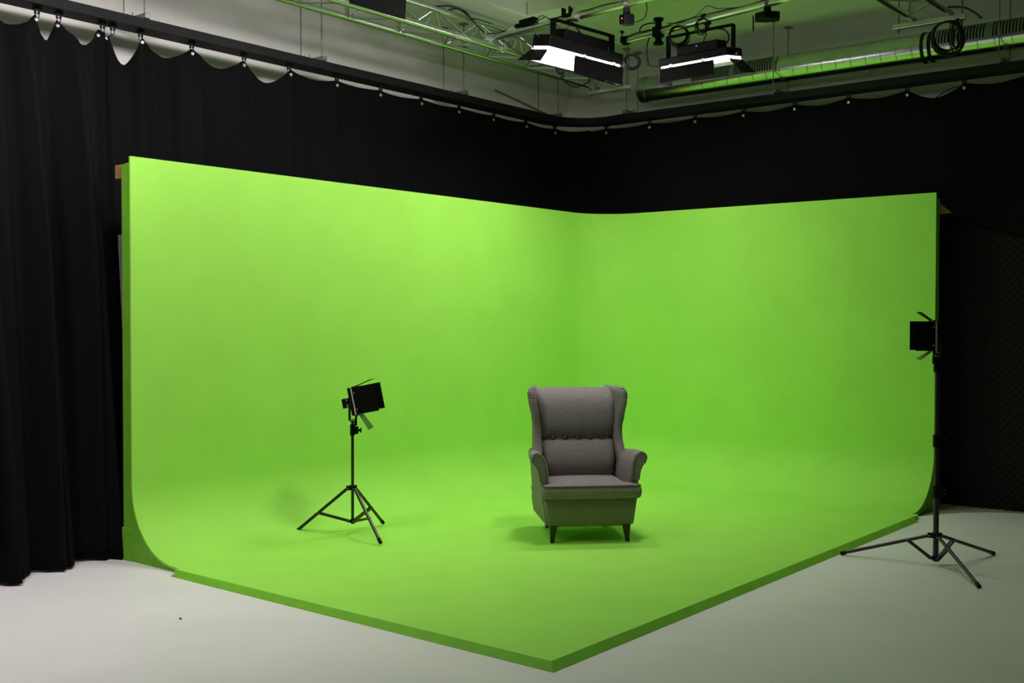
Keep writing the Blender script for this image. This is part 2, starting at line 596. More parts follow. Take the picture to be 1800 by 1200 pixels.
# left wall drop
def fold_left(s, v):
    y = s + QA / 2 - 0.015
    k = interp([(-4.85, 1.0), (-4.2, 0.8), (-3.4, 0.45), (-2.6, 0.2), (-1, 0.1), (0.5, 0.1)], y)
    ph = 2 * pi * (y + 4.61) / 0.42
    a = interp([(0, 0.015), (0.06, 0.045), (0.4, 0.035), (1, 0.03)], v) * k
    dn = a * (cos(ph) - 0.6) + 0.35 * a * sin(2.7 * ph + 3 * v) + 0.25 * a * sin(5.3 * ph - 2.0 * v) + 0.008 * sin(9 * y + 4 * v)
    return 0.2 * a * sin(ph), dn
ys = [-4.769, -4.567, -4.173, -3.734, -3.325, -2.852, -2.38, -1.907, -1.424, -0.95, -0.481, -0.02]
curtain('long black curtain hanging behind the left green screen wall',
        [s_left(y) for y in ys], [0.30, 0.20, 0.10, 0.10, 0.13, 0.035, 0.02, 0.02, 0.015, 0.015, 0.015, 0.015, 0.01], s_left(-4.98), s_right(-0.30) - 0.001,
        fold_left, lambda s, v: 0.20 * v * sinterp([(-4.9, 1.0), (-4.2, 0.35), (-1, 0.15), (0, 0.1)], s) - 0.05 * sinterp([(-4.9, 1.0), (-4.78, 0.0)], s), lambda s: 0.012)

# right wall drop: its lower edge stops short above the foam panel
xs = [-0.112, 0.38, 0.869, 1.358, 1.844, 2.326, 2.815, 3.26, 3.72, 4.2]
def fold_right(s, v):
    dn = 0.012 * sin(7.3 * s + 2 * v) + 0.010 * sin(13 * s - 3 * v)
    return 0, dn * min(1, v * 6)
def zb_right(s):
    x = s - QA / 2 - 0.21
    return interp([(-1, 0.6), (2.6, 0.9), (2.95, 2.38), (3.1, 2.325), (3.4, 2.20), (3.75, 2.10), (4.6, 1.9)], x)
curtain('black curtain hanging behind and right of the right green screen wall',
        [s_right(x) for x in xs], [0.01, 0.015, 0.02, 0.02, 0.03, 0.035, 0.035, 0.09, 0.035, 0.04, 0.04], s_right(-0.30), s_right(4.5),
        fold_right, lambda s, v: 0.02 * v, zb_right)

# egg-crate foam on the wall at the right
mb = MB()
x0, x1, z1 = 2.90, 4.35, 2.42
pit = 0.056
nx, nz = int((x1 - x0) / (pit / 4)), int(z1 / (pit / 4))
rows = []
for j in range(nz + 1):
    row = []
    for i in range(nx + 1):
        x = x0 + (x1 - x0) * i / nx
        z = z1 * j / nz
        d = 0.016 * (cos(2 * pi * x / pit) * cos(2 * pi * z / pit))
        row.append(Vector((x, 0.335 - d, z)))
    rows.append(row)
mb.loft(rows, closed_u=False, cap=False)
foam = obj('acoustic_foam', mb, M_foam, angle=180)
md = foam.modifiers.new('solid', 'SOLIDIFY')
md.thickness = 0.03
md.offset = -1 if False else 1
tag(foam, 'black egg-crate acoustic foam panel standing right of the green screen', 'foam panel')

# ================================================================== VENTILATION DUCT
DY, DZ, DR = 0.30, 3.645, 0.116
duct = thing('ventilation_duct', 'round galvanised spiral duct under the ceiling along the back wall', 'duct', (2.5, DY, DZ))
Rx = Matrix.Rotation(radians(90), 3, 'Y')
mb = MB()
NN = 40
rings = []
def dring(x, r):
    return [Vector((x, DY + r * cos(2 * pi * k / NN), DZ + r * sin(2 * pi * k / NN))) for k in range(NN)]
x = 0.36
while x < 5.6:
    rings.append(dring(x, DR))
    for (dx, rr) in ((0.110, DR), (0.113, DR + 0.0035), (0.120, DR + 0.0035), (0.123, DR)):
        rings.append(dring(x + dx, rr))
    x += 0.1262
mb.loft(rings)
obj('spiral_tube', mb, M_zinc, duct, world=True, angle=25)
mb = MB()
mb.loft([dring(0.24, 0.02), dring(0.25, 0.06), dring(0.275, DR - 0.012), dring(0.29, DR + 0.002), dring(0.33, DR + 0.004), dring(0.335, DR + 0.012), dring(0.347, DR + 0.012), dring(0.352, DR + 0.004), dring(0.372, DR + 0.003)])
obj('end_cap', mb, M_zinc, duct, world=True, angle=30)
def grille(x0, x1):
    g = MB()
    # curved backing, slats and frame sit on the room side of the tube, upper half
    a0, a1 = radians(126), radians(190)
    def arcpts(r, x, n=8):
        return [Vector((x, DY + r * cos(lerp(a0, a1, k / n)), DZ + r * sin(lerp(a0, a1, k / n)))) for k in range(n + 1)]
    g.loft([arcpts(DR + 0.005, x0), arcpts(DR + 0.005, x1)], closed_u=False, cap=False)
    back = obj('grille', g, M_dark, duct, world=True, solid=(0.002, 0))
    s_ = MB()
    n = int((x1 - x0) / 0.0235)
    for i in range(1, n):
        xx = lerp(x0, x1, i / n)
        wd = 0.0105
        if i % 17 == 0:
            wd = 0.03
        A, B = arcpts(DR + 0.006, xx - wd / 2), arcpts(DR + 0.006, xx + wd / 2)
        A2, B2 = arcpts(DR + 0.014, xx - wd / 2), arcpts(DR + 0.014, xx + wd / 2)
        s_.loft([[A[k], B[k], B2[k], A2[k]] for k in range(9)])
    so = obj('slats', s_, M_slat, back, world=True)
    f_ = MB()
    for (u0, u1) in ((x0 - 0.012, x0 + 0.012), (x1 - 0.012, x1 + 0.012)):
        A, B = arcpts(DR + 0.004, u0), arcpts(DR + 0.004, u1)
        A2, B2 = arcpts(DR + 0.017, u0), arcpts(DR + 0.017, u1)
        f_.loft([[A[k], B[k], B2[k], A2[k]] for k in range(9)])
    for aa in (a0, a1):
        ring = []
        rr = [(DR + 0.004, -0.06), (DR + 0.017, -0.06), (DR + 0.017, 0.06), (DR + 0.004, 0.06)]
        f_.loft([[Vector((xx, DY + r * cos(aa + d), DZ + r * sin(aa + d))) for r, d in rr] for xx in (x0 - 0.012, x1 + 0.012)])
    obj('frame', f_, M_zinc, back, world=True)
grille(0.88, 1.70)
grille(3.06, 4.3)
for xx in (2.955, 3.012):
    mb = MB()
    mb.loft([dring(xx - 0.012, DR + 0.002), dring(xx - 0.012, DR + 0.0075), dring(xx + 0.012, DR + 0.0075), dring(xx + 0.012, DR + 0.002)], closed_v=True, cap=False)
    tag(obj('strap', mb, M_rail, duct, world=True), 'dark band round the duct')

# ================================================================== RAIL HANGERS
def hanger(label, base, axis, far, rods, ztop=ZC):
    """short channel lying across the rail, hung on threaded rods"""
    bx, by = base
    ax = Vector((axis[0], axis[1], 0))
    root = thing('rail_hanger', label, 'hanger', (bx, by, RZ1), 0, 'threaded rod hangers of the curtain rail')
    a, b = Vector((bx, by, RZ1 + 0.022)) + ax * (-0.02), Vector((bx, by, RZ1 + 0.022)) + ax * far
    m = MB()
    m.beam(a, b, 0.04, 0.035)
    obj('channel', m, M_steel, root, smooth=False, world=True, bevel=0.004)
    for d in (0.22, 0.30, 0.36):
        m = MB()
        p = Vector((bx, by, RZ1 + 0.03)) + ax * d * far / 0.42
        m.cyl(p, p + Vector((0, 0, 0.045)), 0.004, 8)
        obj('bolt', m, M_steel, root, world=True)
    for d in rods:
        m = MB()
        p = Vector((bx, by, RZ1 - 0.02 if d < 0 else RZ1 + 0.01)) + ax * d
        m.cyl(p, Vector((p.x, p.y, ztop - 0.004)), 0.0045, 8)
        m.box((p.x, p.y, ztop - 0.006), (0.06, 0.06, 0.01))
        m.cyl((p.x, p.y, ztop - 0.012), (p.x, p.y, ztop - 0.03), 0.009, 6)
        obj('rod', m, M_steel, root, world=True)
for y, which in ((-4.57, 'leftmost of four, above the left curtain'), (-3.05, 'second from the left, by the truss'), (-1.42, 'third from the left, behind the truss'), (-0.04, 'in the corner, left of the duct end')):
    hanger('grey threaded rod hanger on the curtain rail, ' + which, (-0.44, y), (-1, 0), 0.30, (0.02, 0.26))
for x, which in ((0.16, 'beside the round duct end cap'), (1.70, 'crossing the duct at its first grille'), (3.55, 'under the coiled cables at right')):
    hanger('grey threaded rod hanger on the curtain rail, ' + which, (x, 0.20), (0, 1), 0.26, (-0.035, 0.255) if x > 1 else (0.02, 0.22))

# ================================================================== TRUSSES
def truss(label, xa, xb, y0, y1, z, joints, phase):
    root = thing('lighting_truss', label, 'truss', ((xa + xb) / 2, y1, z))
    xc = (xa + xb) / 2
    zc = z + 0.205
    for nm, (x, zz), r in (('chord', (xa, z), 0.0215), ('chord', (xb, z), 0.024), ('chord', (xc, zc), 0.0225)):
        m = MB()
        m.cyl((x, y0, zz), (x, y1, zz), r, 18)
        obj(nm, m, M_alu, root, world=True)
        for yj in joints:
            m = MB()
            m.lathe((x, yj, zz), [(r, -0.06), (r + 0.006, -0.055), (r + 0.006, -0.03), (r + 0.001, -0.028), (r + 0.001, 0.028), (r + 0.006, 0.03), (r + 0.006, 0.055), (r, 0.06)], 16, Matrix.Rotation(radians(90), 3, 'X'))
            obj('coupler', m, M_silver, root, world=True)
    y = phase
    half = 0.2575
    while y > y0 + 0.3:
        A = Vector((xa, y, z)); B1 = Vector((xb, y - half, z)); A2 = Vector((xa, y - 2 * half, z))
        Bx = Vector((xb, y - half, z)); Bx2 = Vector((xb, y - 3 * half, z))
        C1 = Vector((xc, y - half, zc)); C0 = Vector((xc, y, zc))
        for p, q in ((A, B1), (B1, A2), (A, C1), (C1, A2), (Vector((xb, y, z)), C1), (C1, Vector((xb, y - 2 * half, z)))):
            if min(p.y, q.y) < y0:
                continue
            m = MB()
            m.cyl(p, q, 0.0085, 8)
            obj('brace', m, M_alu, root, world=True)
        y -= 2 * half
    return root
truss('long triangular aluminium truss running above the left green screen wall', 0.0, 0.27, -5.6, -0.02, 3.65, (-2.29,), -0.11)
truss('pale triangular truss at top right ending on a crossbar', 3.16, 3.42, -2.6, -0.56, 3.655, (), -0.70)

def crossbar(label, x0, x1, y, z, rods, name='crossbar'):
    root = thing(name, label, 'bar', ((x0 + x1) / 2, y, z))
    m = MB()
    m.beam((x0, y, z), (x1, y, z), 0.041, 0.036)
    obj('channel', m, M_steel if False else M_alu, root, smooth=False, bevel=0.004, world=True)
    for xr in rods:
        m = MB()
        m.cyl((xr, y, z - 0.05), (xr, y, ZC - 0.002), 0.006, 8)
        m.cyl((xr, y, z - 0.03), (xr, y, z - 0.018), 0.013, 6)
        obj('rod', m, M_steel, root, world=True)
    return root
crossbar('grey crossbar carrying the end of the left truss, near the duct end', -0.09, 0.40, -0.07, 3.606, (-0.06, 0.37))
crossbar('grey-green crossbar carrying the end of the right truss, with coiled cables', 3.02, 3.535, -0.60, 3.612, (3.06, 3.51))

# ================================================================== PIPES
def pipe(label, a, b, r=0.0245):
    m = MB()
    m.cyl(a, b, r, 18)
    return tag(obj('lighting_pipe', m, M_alu), label, 'pipe')
P1A, P1B = Vector((-0.06, -1.905, 3.70)), Vector((3.9, -2.31, 3.70))
P2A, P2B = Vector((-0.06, -1.00, 3.70)), Vector((3.9, -1.74, 3.70))
pipe('round aluminium lighting pipe from truss over the first lit panel, nearer the camera', P1A, P1B)
pipe('round aluminium lighting pipe carrying the right lit panel and the coiled cables', P2A, P2B)
def on1(x, dz=0.0):
    t = (x - P1A.x) / (P1B.x - P1A.x)
    return P1A.lerp(P1B, t) + Vector((0, 0, dz))
def on2(x, dz=0.0):
    t = (x - P2A.x) / (P2B.x - P2A.x)
    return P2A.lerp(P2B, t) + Vector((0, 0, dz))

def pipe_clamp(label, c, axis, r=0.026, mt=None, name='pipe_clamp'):
    a = Vector(axis).normalized()
    side = a.cross(Vector((0, 0, 1))).normalized()
    root = thing(name, label, 'clamp', c)
    m = MB()
    R = Matrix((side, Vector((0, 0, 1)), a)).transposed()
    m.lathe(c, [(r + 0.001, -0.022), (r + 0.010, -0.022), (r + 0.010, 0.022), (r + 0.001, 0.022)], 16, R)
    m.box(Vector(c) + side * (r + 0.016), (0.022, 0.05, 0.03), R)
    obj('collar', m, mt or M_silver, root, world=True, smooth=False, bevel=0.002)
    m = MB()
    m.cyl(Vector(c) + side * (r + 0.02) + Vector((0, 0, 0.02)), Vector(c) + side * (r + 0.02) + Vector((0, 0, 0.075)), 0.005, 8)
    m.box(Vector(c) + side * (r + 0.02) + Vector((0, 0, 0.06)), (0.035, 0.012, 0.014), R)
    obj('wing_bolt', m, mt or M_silver, root, world=True)
    return root
pipe_clamp('bright metal clamp tying the nearer pipe to the left truss chord', (0.27, -1.939, 3.70), (1, -0.1, 0))
pipe_clamp('small bright metal clamp low on the truss chord beside the pipe joint', (0.27, -1.80, 3.65), (0, 1, 0))

# ================================================================== OVERHEAD PANEL LIGHTS
def panel_light(label, c, rotz, L, W, tilt, hang_z, yoke_w, doors, body_h=0.06, blue=False, x_shift=0.0, key='a', yoff=0.0):
    """soft LED panel hanging face down in a yoke; local x = long axis, local -y = side nearest the camera"""
    root = thing('panel_light', label, 'studio light', (c[0], c[1], c[2]), rotz, 'overhead LED panels with barn doors')
    Rt = Matrix.Rotation(tilt, 3, 'X')
    def P(x, y, z):
        return Rt @ Vector((x, y, z))
    m = MB()
    m.box(P(0, 0, body_h / 2 + 0.004), (L, W, body_h), Rt)
    obj('housing', m, M_black, root, smooth=False, bevel=0.008)
    m = MB()
    m.box(P(0.02, 0, body_h + 0.04), (L * 0.60, W * 0.62, 0.075), Rt)
    hb = obj('driver_box', m, M_black, root, smooth=False, bevel=0.012)
    if blue:
        m = MB()
        m.ball(P(0.02, -W * 0.31 - 0.002, body_h + 0.055), 0.004)
        obj('indicator', m, M_blueled, hb)
    m = MB()
    h = 0.004
    m.box(P(0, 0, -0.001 if key in 'ab' else 0.0075), (L - 0.03, W - 0.03, 0.014), Rt)
    obj('diffuser', m, emit('led_panel_glow', (1.0, 0.94, 0.965), LED[key]), root, smooth=False)
    # yoke
    piv = body_h * 0.6
    m = MB()
    yx = yoke_w / 2
    for sg in (-1, 1):
        m.beam((sg * yx + yoff, 0, piv - 0.03), (sg * yx + yoff, 0, hang_z), 0.055, 0.008, up=(1, 0, 0))
    m.beam((-yx - 0.004 + yoff, 0, hang_z), (yx + 0.004 + yoff, 0, hang_z), 0.05, 0.010)
    obj('yoke', m, M_black, root, smooth=False, bevel=0.002)
    for sg in (-1, 1):
        m = MB()
        m.cyl((sg * (yx - 0.02) + yoff, 0, piv), (sg * (yx + 0.035) + yoff, 0, piv), 0.010, 10)
        m.cyl((sg * (yx + 0.02) + yoff, 0, piv), (sg * (yx + 0.045) + yoff, 0, piv), 0.024, 12)
        obj('tilt_knob', m, M_plastic, root)
    # clamp up to the pipe
    m = MB()
    m.cyl((x_shift, 0, hang_z), (x_shift, 0, hang_z + 0.05), 0.008, 10)
    m.box((x_shift, 0, hang_z + 0.055), (0.045, 0.075, 0.02))
    for sg in (-1, 1):
        m.box((x_shift, sg * 0.034, hang_z + 0.085), (0.045, 0.008, 0.06))
    obj('clamp', m, M_black, root, smooth=False, bevel=0.002)
    # barn doors hinged along the face edge: (side, start, end, depth, splay in degrees)
    for (side, u0, u1, dep, splay, taper) in doors:
        m = MB()
        a = radians(splay)
        if side in 'nf':
            sg = -1 if side == 'n' else 1
            h0 = Vector((0, sg * (W / 2 + 0.004), -0.012))
            dv = Vector((0, sg * sin(a), -cos(a)))
            ux = Vector((1, 0, 0))
            nrm = Vector((0, sg * cos(a), sin(a)))
        else:
            sg = -1 if side == 'l' else 1
            h0 = Vector((sg * (L / 2 + 0.004), 0, -0.022))
            dv = Vector((sg * sin(a), 0, -cos(a)))
            ux = Vector((0, 1, 0))
            nrm = Vector((sg * cos(a), 0, sin(a)))
        poly = [h0 + ux * u0, h0 + ux * u1, h0 + ux * (u1 + taper) + dv * dep, h0 + ux * (u0 - taper) + dv * dep]
        poly = [Rt @ p for p in poly]
        nn = Rt @ nrm
        m.prism(poly, nn * 0.003)
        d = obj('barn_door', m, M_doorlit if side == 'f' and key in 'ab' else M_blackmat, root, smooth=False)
        # hinges
        for u in (lerp(u0, u1, 0.2), lerp(u0, u1, 0.8)):
            k = MB()
            pc = Rt @ (h0 + ux * u)
            k.cyl(pc - (Rt @ ux) * 0.018, pc + (Rt @ ux) * 0.018, 0.005, 8)
            k.beam(pc, pc + Rt @ Vector((0, 0, 0.024)), 0.016, 0.004)
            obj('hinge', k, M_silver, d)
    return root

# nearest to the corner: long axis along the left wall, tilted a little towards it
panel_light('lit LED panel hanging at top centre, bright white gap beside its black barn door', (1.12, -1.91, 3.442), radians(85), 0.85, 0.17, radians(10), 0.225, 0.68,
            [('n', -0.145, 0.43, 0.130, 6, 0.0), ('l', -0.085, 0.085, 0.13, 45, 0.03), ('r', -0.08, 0.08, 0.10, 4, 0.0), ('f', -0.42, 0.42, 0.085, 14, 0.0)], body_h=0.085, x_shift=-0.13, key='a', yoff=0.055)
panel_light('lit LED panel hanging right of centre, with coiled cables looped over its yoke', (1.815, -1.31, 3.405), radians(-3), 0.60, 0.22, radians(7), 0.235, 0.57,
            [('n', -0.285, 0.19, 0.105, 6, 0.0), ('r', -0.10, 0.10, 0.145, 42, 0.0), ('l', -0.10, 0.10, 0.105, 12, 0.0), ('f', -0.29, 0.29, 0.06, 70, 0.0)], blue=True, x_shift=0.05, key='b')
panel_light('overhead panel at the top edge left, only its two black barn doors showing', (0.88, -3.92, 3.62), radians(90), 0.62, 0.30, radians(32), 0.225, 0.60,
            [('n', -0.20, 0.28, 0.155, 32, 0.0), ('l', -0.13, 0.13, 0.13, 38, 0.0), ('r', -0.13, 0.13, 0.12, 25, 0.0), ('f', -0.30, 0.30, 0.10, 60, 0.0)], key='c')
panel_light('overhead panel beyond the left edge above the bunched curtain', (0.88, -5.35, 3.555), radians(90), 0.62, 0.30, radians(30), 0.225, 0.60,
            [('n', -0.28, 0.28, 0.12, 30, 0.0), ('f', -0.30, 0.30, 0.10, 60, 0.0)], key='d')
panel_light('overhead panel above the armchair, outside the picture, turned to the left wall', (2.28, -2.86, 3.68), radians(90), 0.62, 0.30, radians(34), 0.225, 0.60,
            [('n', -0.30, 0.30, 0.06, 20, 0.0), ('r', -0.14, 0.34, 0.11, 0, 0.0), ('l', -0.14, 0.34, 0.13, 0, 0.0), ('f', -0.31, 0.31, 0.28, 44, 0.0)], key='e')  # unseen end and far doors added to keep light off rig and ceiling
panel_light('overhead panel outside the picture, left of the camera', (0.90, -6.60, 3.50), radians(90), 0.62, 0.30, radians(8), 0.225, 0.60,
            [('n', -0.28, 0.28, 0.12, 20, 0.0), ('r', -0.15, 0.15, 0.32, 0, 0.0), ('f', -0.30, 0.30, 0.10, 50, 0.0)], key='f')  # unseen deep end door added to keep this light off the armchair
pipe('aluminium pipe left of the camera, outside the picture', (-0.1, -6.60, 3.80), (2.4, -6.60, 3.80))
pipe('aluminium pipe above the armchair, outside the picture', (0.27, -2.86, 3.995), (3.4, -2.86, 3.995))
pipe('aluminium pipe carrying the left edge panel, just above the picture', (-0.1, -3.92, 3.955), (2.4, -3.92, 3.955))
pipe('aluminium pipe carrying the far left panel, outside the picture', (-0.1, -5.35, 3.86), (2.4, -5.35, 3.86))

# ================================================================== ARMCHAIR
CH = thing('armchair', 'grey-brown wingback armchair with buttoned back on black legs', 'armchair', (1.698, -2.661, T + 0.0005), radians(46))
def rrect(cx, cy, hx, hy, r, n=5):
    pts = []
    for (sx, sy, a0) in ((1, 1, 0), (-1, 1, 90), (-1, -1, 180), (1, -1, 270)):
        for k in range(n + 1):
            a = radians(a0 + 90 * k / n)
            pts.append((cx + sx * (hx - r) + r * cos(a), cy + sy * (hy - r) + r * sin(a)))
    return pts
# upholstered base
mb = MB()
rings = []
for z, hx, yf, yb, r in ((0.128, 0.272, -0.268, 0.26, 0.02), (0.135, 0.278, -0.275, 0.27, 0.025), (0.22, 0.293, -0.290, 0.31, 0.025), (0.298, 0.305, -0.300, 0.34, 0.025), (0.305, 0.298, -0.295, 0.335, 0.02)):
    rings.append([Vector((x, y, z)) for x, y in rrect(0, (yf + yb) / 2, hx, (yb - yf) / 2, r)])
mb.loft(rings)
obj('seat_base', mb, M_fab, CH, angle=50)
# T-shaped seat cushion
def offset_poly(P, d):
    n = len(P)
    out = []
    for i in range(n):
        a, b, c = Vector(P[i - 1]), Vector(P[i]), Vector(P[(i + 1) % n])
        e1, e2 = (b - a).normalized(), (c - b).normalized()
        n1, n2 = Vector((-e1.y, e1.x)), Vector((-e2.y, e2.x))
        m = (n1 + n2)
        m = m / max(0.3, m.length_squared / 2) if m.length > 1e-6 else n1
        m = m.normalized() * d / max(0.5, m.normalized().dot(n1))
        out.append(b + m)
    return out
def dense(P, step=0.03):
    out = []
    n = len(P)
    for i in range(n):
        a, b = Vector(P[i]), Vector(P[(i + 1) % n])
        k = max(1, int((b - a).length / step))
        for j in range(k):
            out.append(a.lerp(b, j / k))
    return out
def round_poly(P, r, n=5):
    out = []
    N = len(P)
    for i in range(N):
        a, b, c = Vector(P[i - 1]), Vector(P[i]), Vector(P[(i + 1) % N])
        d1, d2 = (a - b), (c - b)
        rr = min(r, d1.length * 0.45, d2.length * 0.45)
        p, q = b + d1.normalized() * rr, b + d2.normalized() * rr
        for k in range(n + 1):
            t = k / n
            out.append((p * (1 - t) ** 2) + b * 2 * t * (1 - t) + q * t * t)
    return out
Tp = [(-0.327, -0.345), (0.327, -0.345), (0.327, -0.262), (0.258, -0.255), (0.250, 0.16), (-0.250, 0.16), (-0.258, -0.255), (-0.327, -0.262)]
Tp = round_poly([Vector(p) for p in Tp], 0.03)
Tp = [p for i, p in enumerate(Tp) if (p - Tp[i - 1]).length > 1e-4]
Tp = dense(Tp, 0.025)
rings = []
for z, ins in ((0.307, 0.030), (0.309, 0.018), (0.318, 0.006), (0.335, 0.0), (0.36, -0.002), (0.380, 0.002), (0.390, 0.010), (0.396, 0.022)):
    q = offset_poly(Tp, ins)
    rings.append([Vector((p.x, p.y, z)) for p in q])
def crown(x, y):
    return 0.400 - 0.03 * max(0, (y + 0.1)) + 0.014 * max(0, 1 - (x / 0.30) ** 2) * max(0, 1 - ((y + 0.06) / 0.30) ** 2)
for f_ in (0.88, 0.7, 0.5, 0.3, 0.1):
    ring = []
    for p in offset_poly(Tp, 0.022):
        x, y = p.x * f_, -0.08 + (p.y + 0.08) * f_
        ring.append(Vector((x, y, crown(x, y))))
    rings.append(ring)
mb = MB()
mb.loft(rings)
cush = obj('seat_cushion', mb, M_fab, CH, angle=60)
mb = MB()
front = [Vector((x, -0.345 + 0.004 + (0.012 if abs(x) > 0.30 else 0) , 0.392)) for x in [-0.318 + 0.636 * k / 30 for k in range(31)]]
mb.tube([Vector((-0.322, -0.275, 0.391))] + front + [Vector((0.322, -0.275, 0.391))], 0.0045, 8)
obj('piping', mb, M_fabdark, cush)
# back cushion with button line
def back_y(z):
    return interp([(0.37, 0.118), (0.41, 0.098), (0.47, 0.082), (0.52, 0.086), (0.57, 0.106), (0.61, 0.136), (0.638, 0.170), (0.652, 0.184), (0.664, 0.174), (0.69, 0.156), (0.73, 0.146), (0.78, 0.146), (0.83, 0.152), (0.875, 0.166), (0.91, 0.186), (0.94, 0.216), (0.960, 0.256), (0.974, 0.30), (0.980, 0.335)], z)
mb = MB()
rings = []
btn = [-0.172, -0.086, 0.0, 0.086, 0.172]
zs = [0.37, 0.39, 0.42, 0.45, 0.48, 0.51, 0.54, 0.57, 0.60, 0.62, 0.638, 0.647, 0.652, 0.657, 0.665, 0.678, 0.695, 0.715, 0.74, 0.77, 0.80, 0.83, 0.86, 0.89, 0.915, 0.935, 0.95, 0.963, 0.974, 0.980]
for z in zs:
    hw = interp([(0.37, 0.240), (0.65, 0.252), (0.9, 0.270), (0.98, 0.268)], z)
    yf = back_y(z)
    yb = 0.36 + 0.05 * (z - 0.4)
    ring = []
    N = 40
    for k in range(N + 1):
        u = -1 + 2 * k / N
        x = u * hw
        edge_ = 0.035 * max(0, (abs(u) - 0.80) / 0.20) ** 2.2
        wob = 0.0
        if abs(z - 0.652) < 0.05:
            near = min(abs(x - b) for b in btn)
            wob = 0.012 * math.exp(-(near / 0.022) ** 2) * math.exp(-((z - 0.652) / 0.014) ** 2)
        ring.append(Vector((x, yf + edge_ + wob + 0.010 * u * u, z)))
    ring += [Vector((hw - 0.006, yb, z)), Vector((0, yb + 0.006, z)), Vector((-hw + 0.006, yb, z))]
    rings.append(ring)
mb.loft(rings)
bk = obj('back_cushion', mb, M_fab, CH, angle=70)
for b in btn:
    mb = MB()
    mb.ball((b, 0.170 + 0.010 * (b / 0.25) ** 2, 0.653), 0.0125, 12, (1, 0.75, 1))
    obj('button', mb, M_fabdark, bk)
# outer back shell
mb = MB()
rings = []
for z in (0.14, 0.2, 0.3, 0.45, 0.6, 0.75, 0.88, 0.95, 0.968, 0.976):
    hw = interp([(0.14, 0.255), (0.3, 0.285), (0.6, 0.272), (0.98, 0.268)], z)
    yb = interp([(0.14, 0.30), (0.3, 0.36), (0.6, 0.395), (0.98, 0.425)], z)
    th = 0.10 if z < 0.96 else (0.075 if z < 0.97 else 0.05)
    rings.append([Vector((x, y, z)) for x, y in rrect(0, yb - th / 2 - (0.0 if z < 0.96 else 0.012), hw - (0 if z < 0.96 else 0.01), th / 2, 0.022)])
mb.loft(rings)
obj('back_shell', mb, M_fab, CH, angle=60)
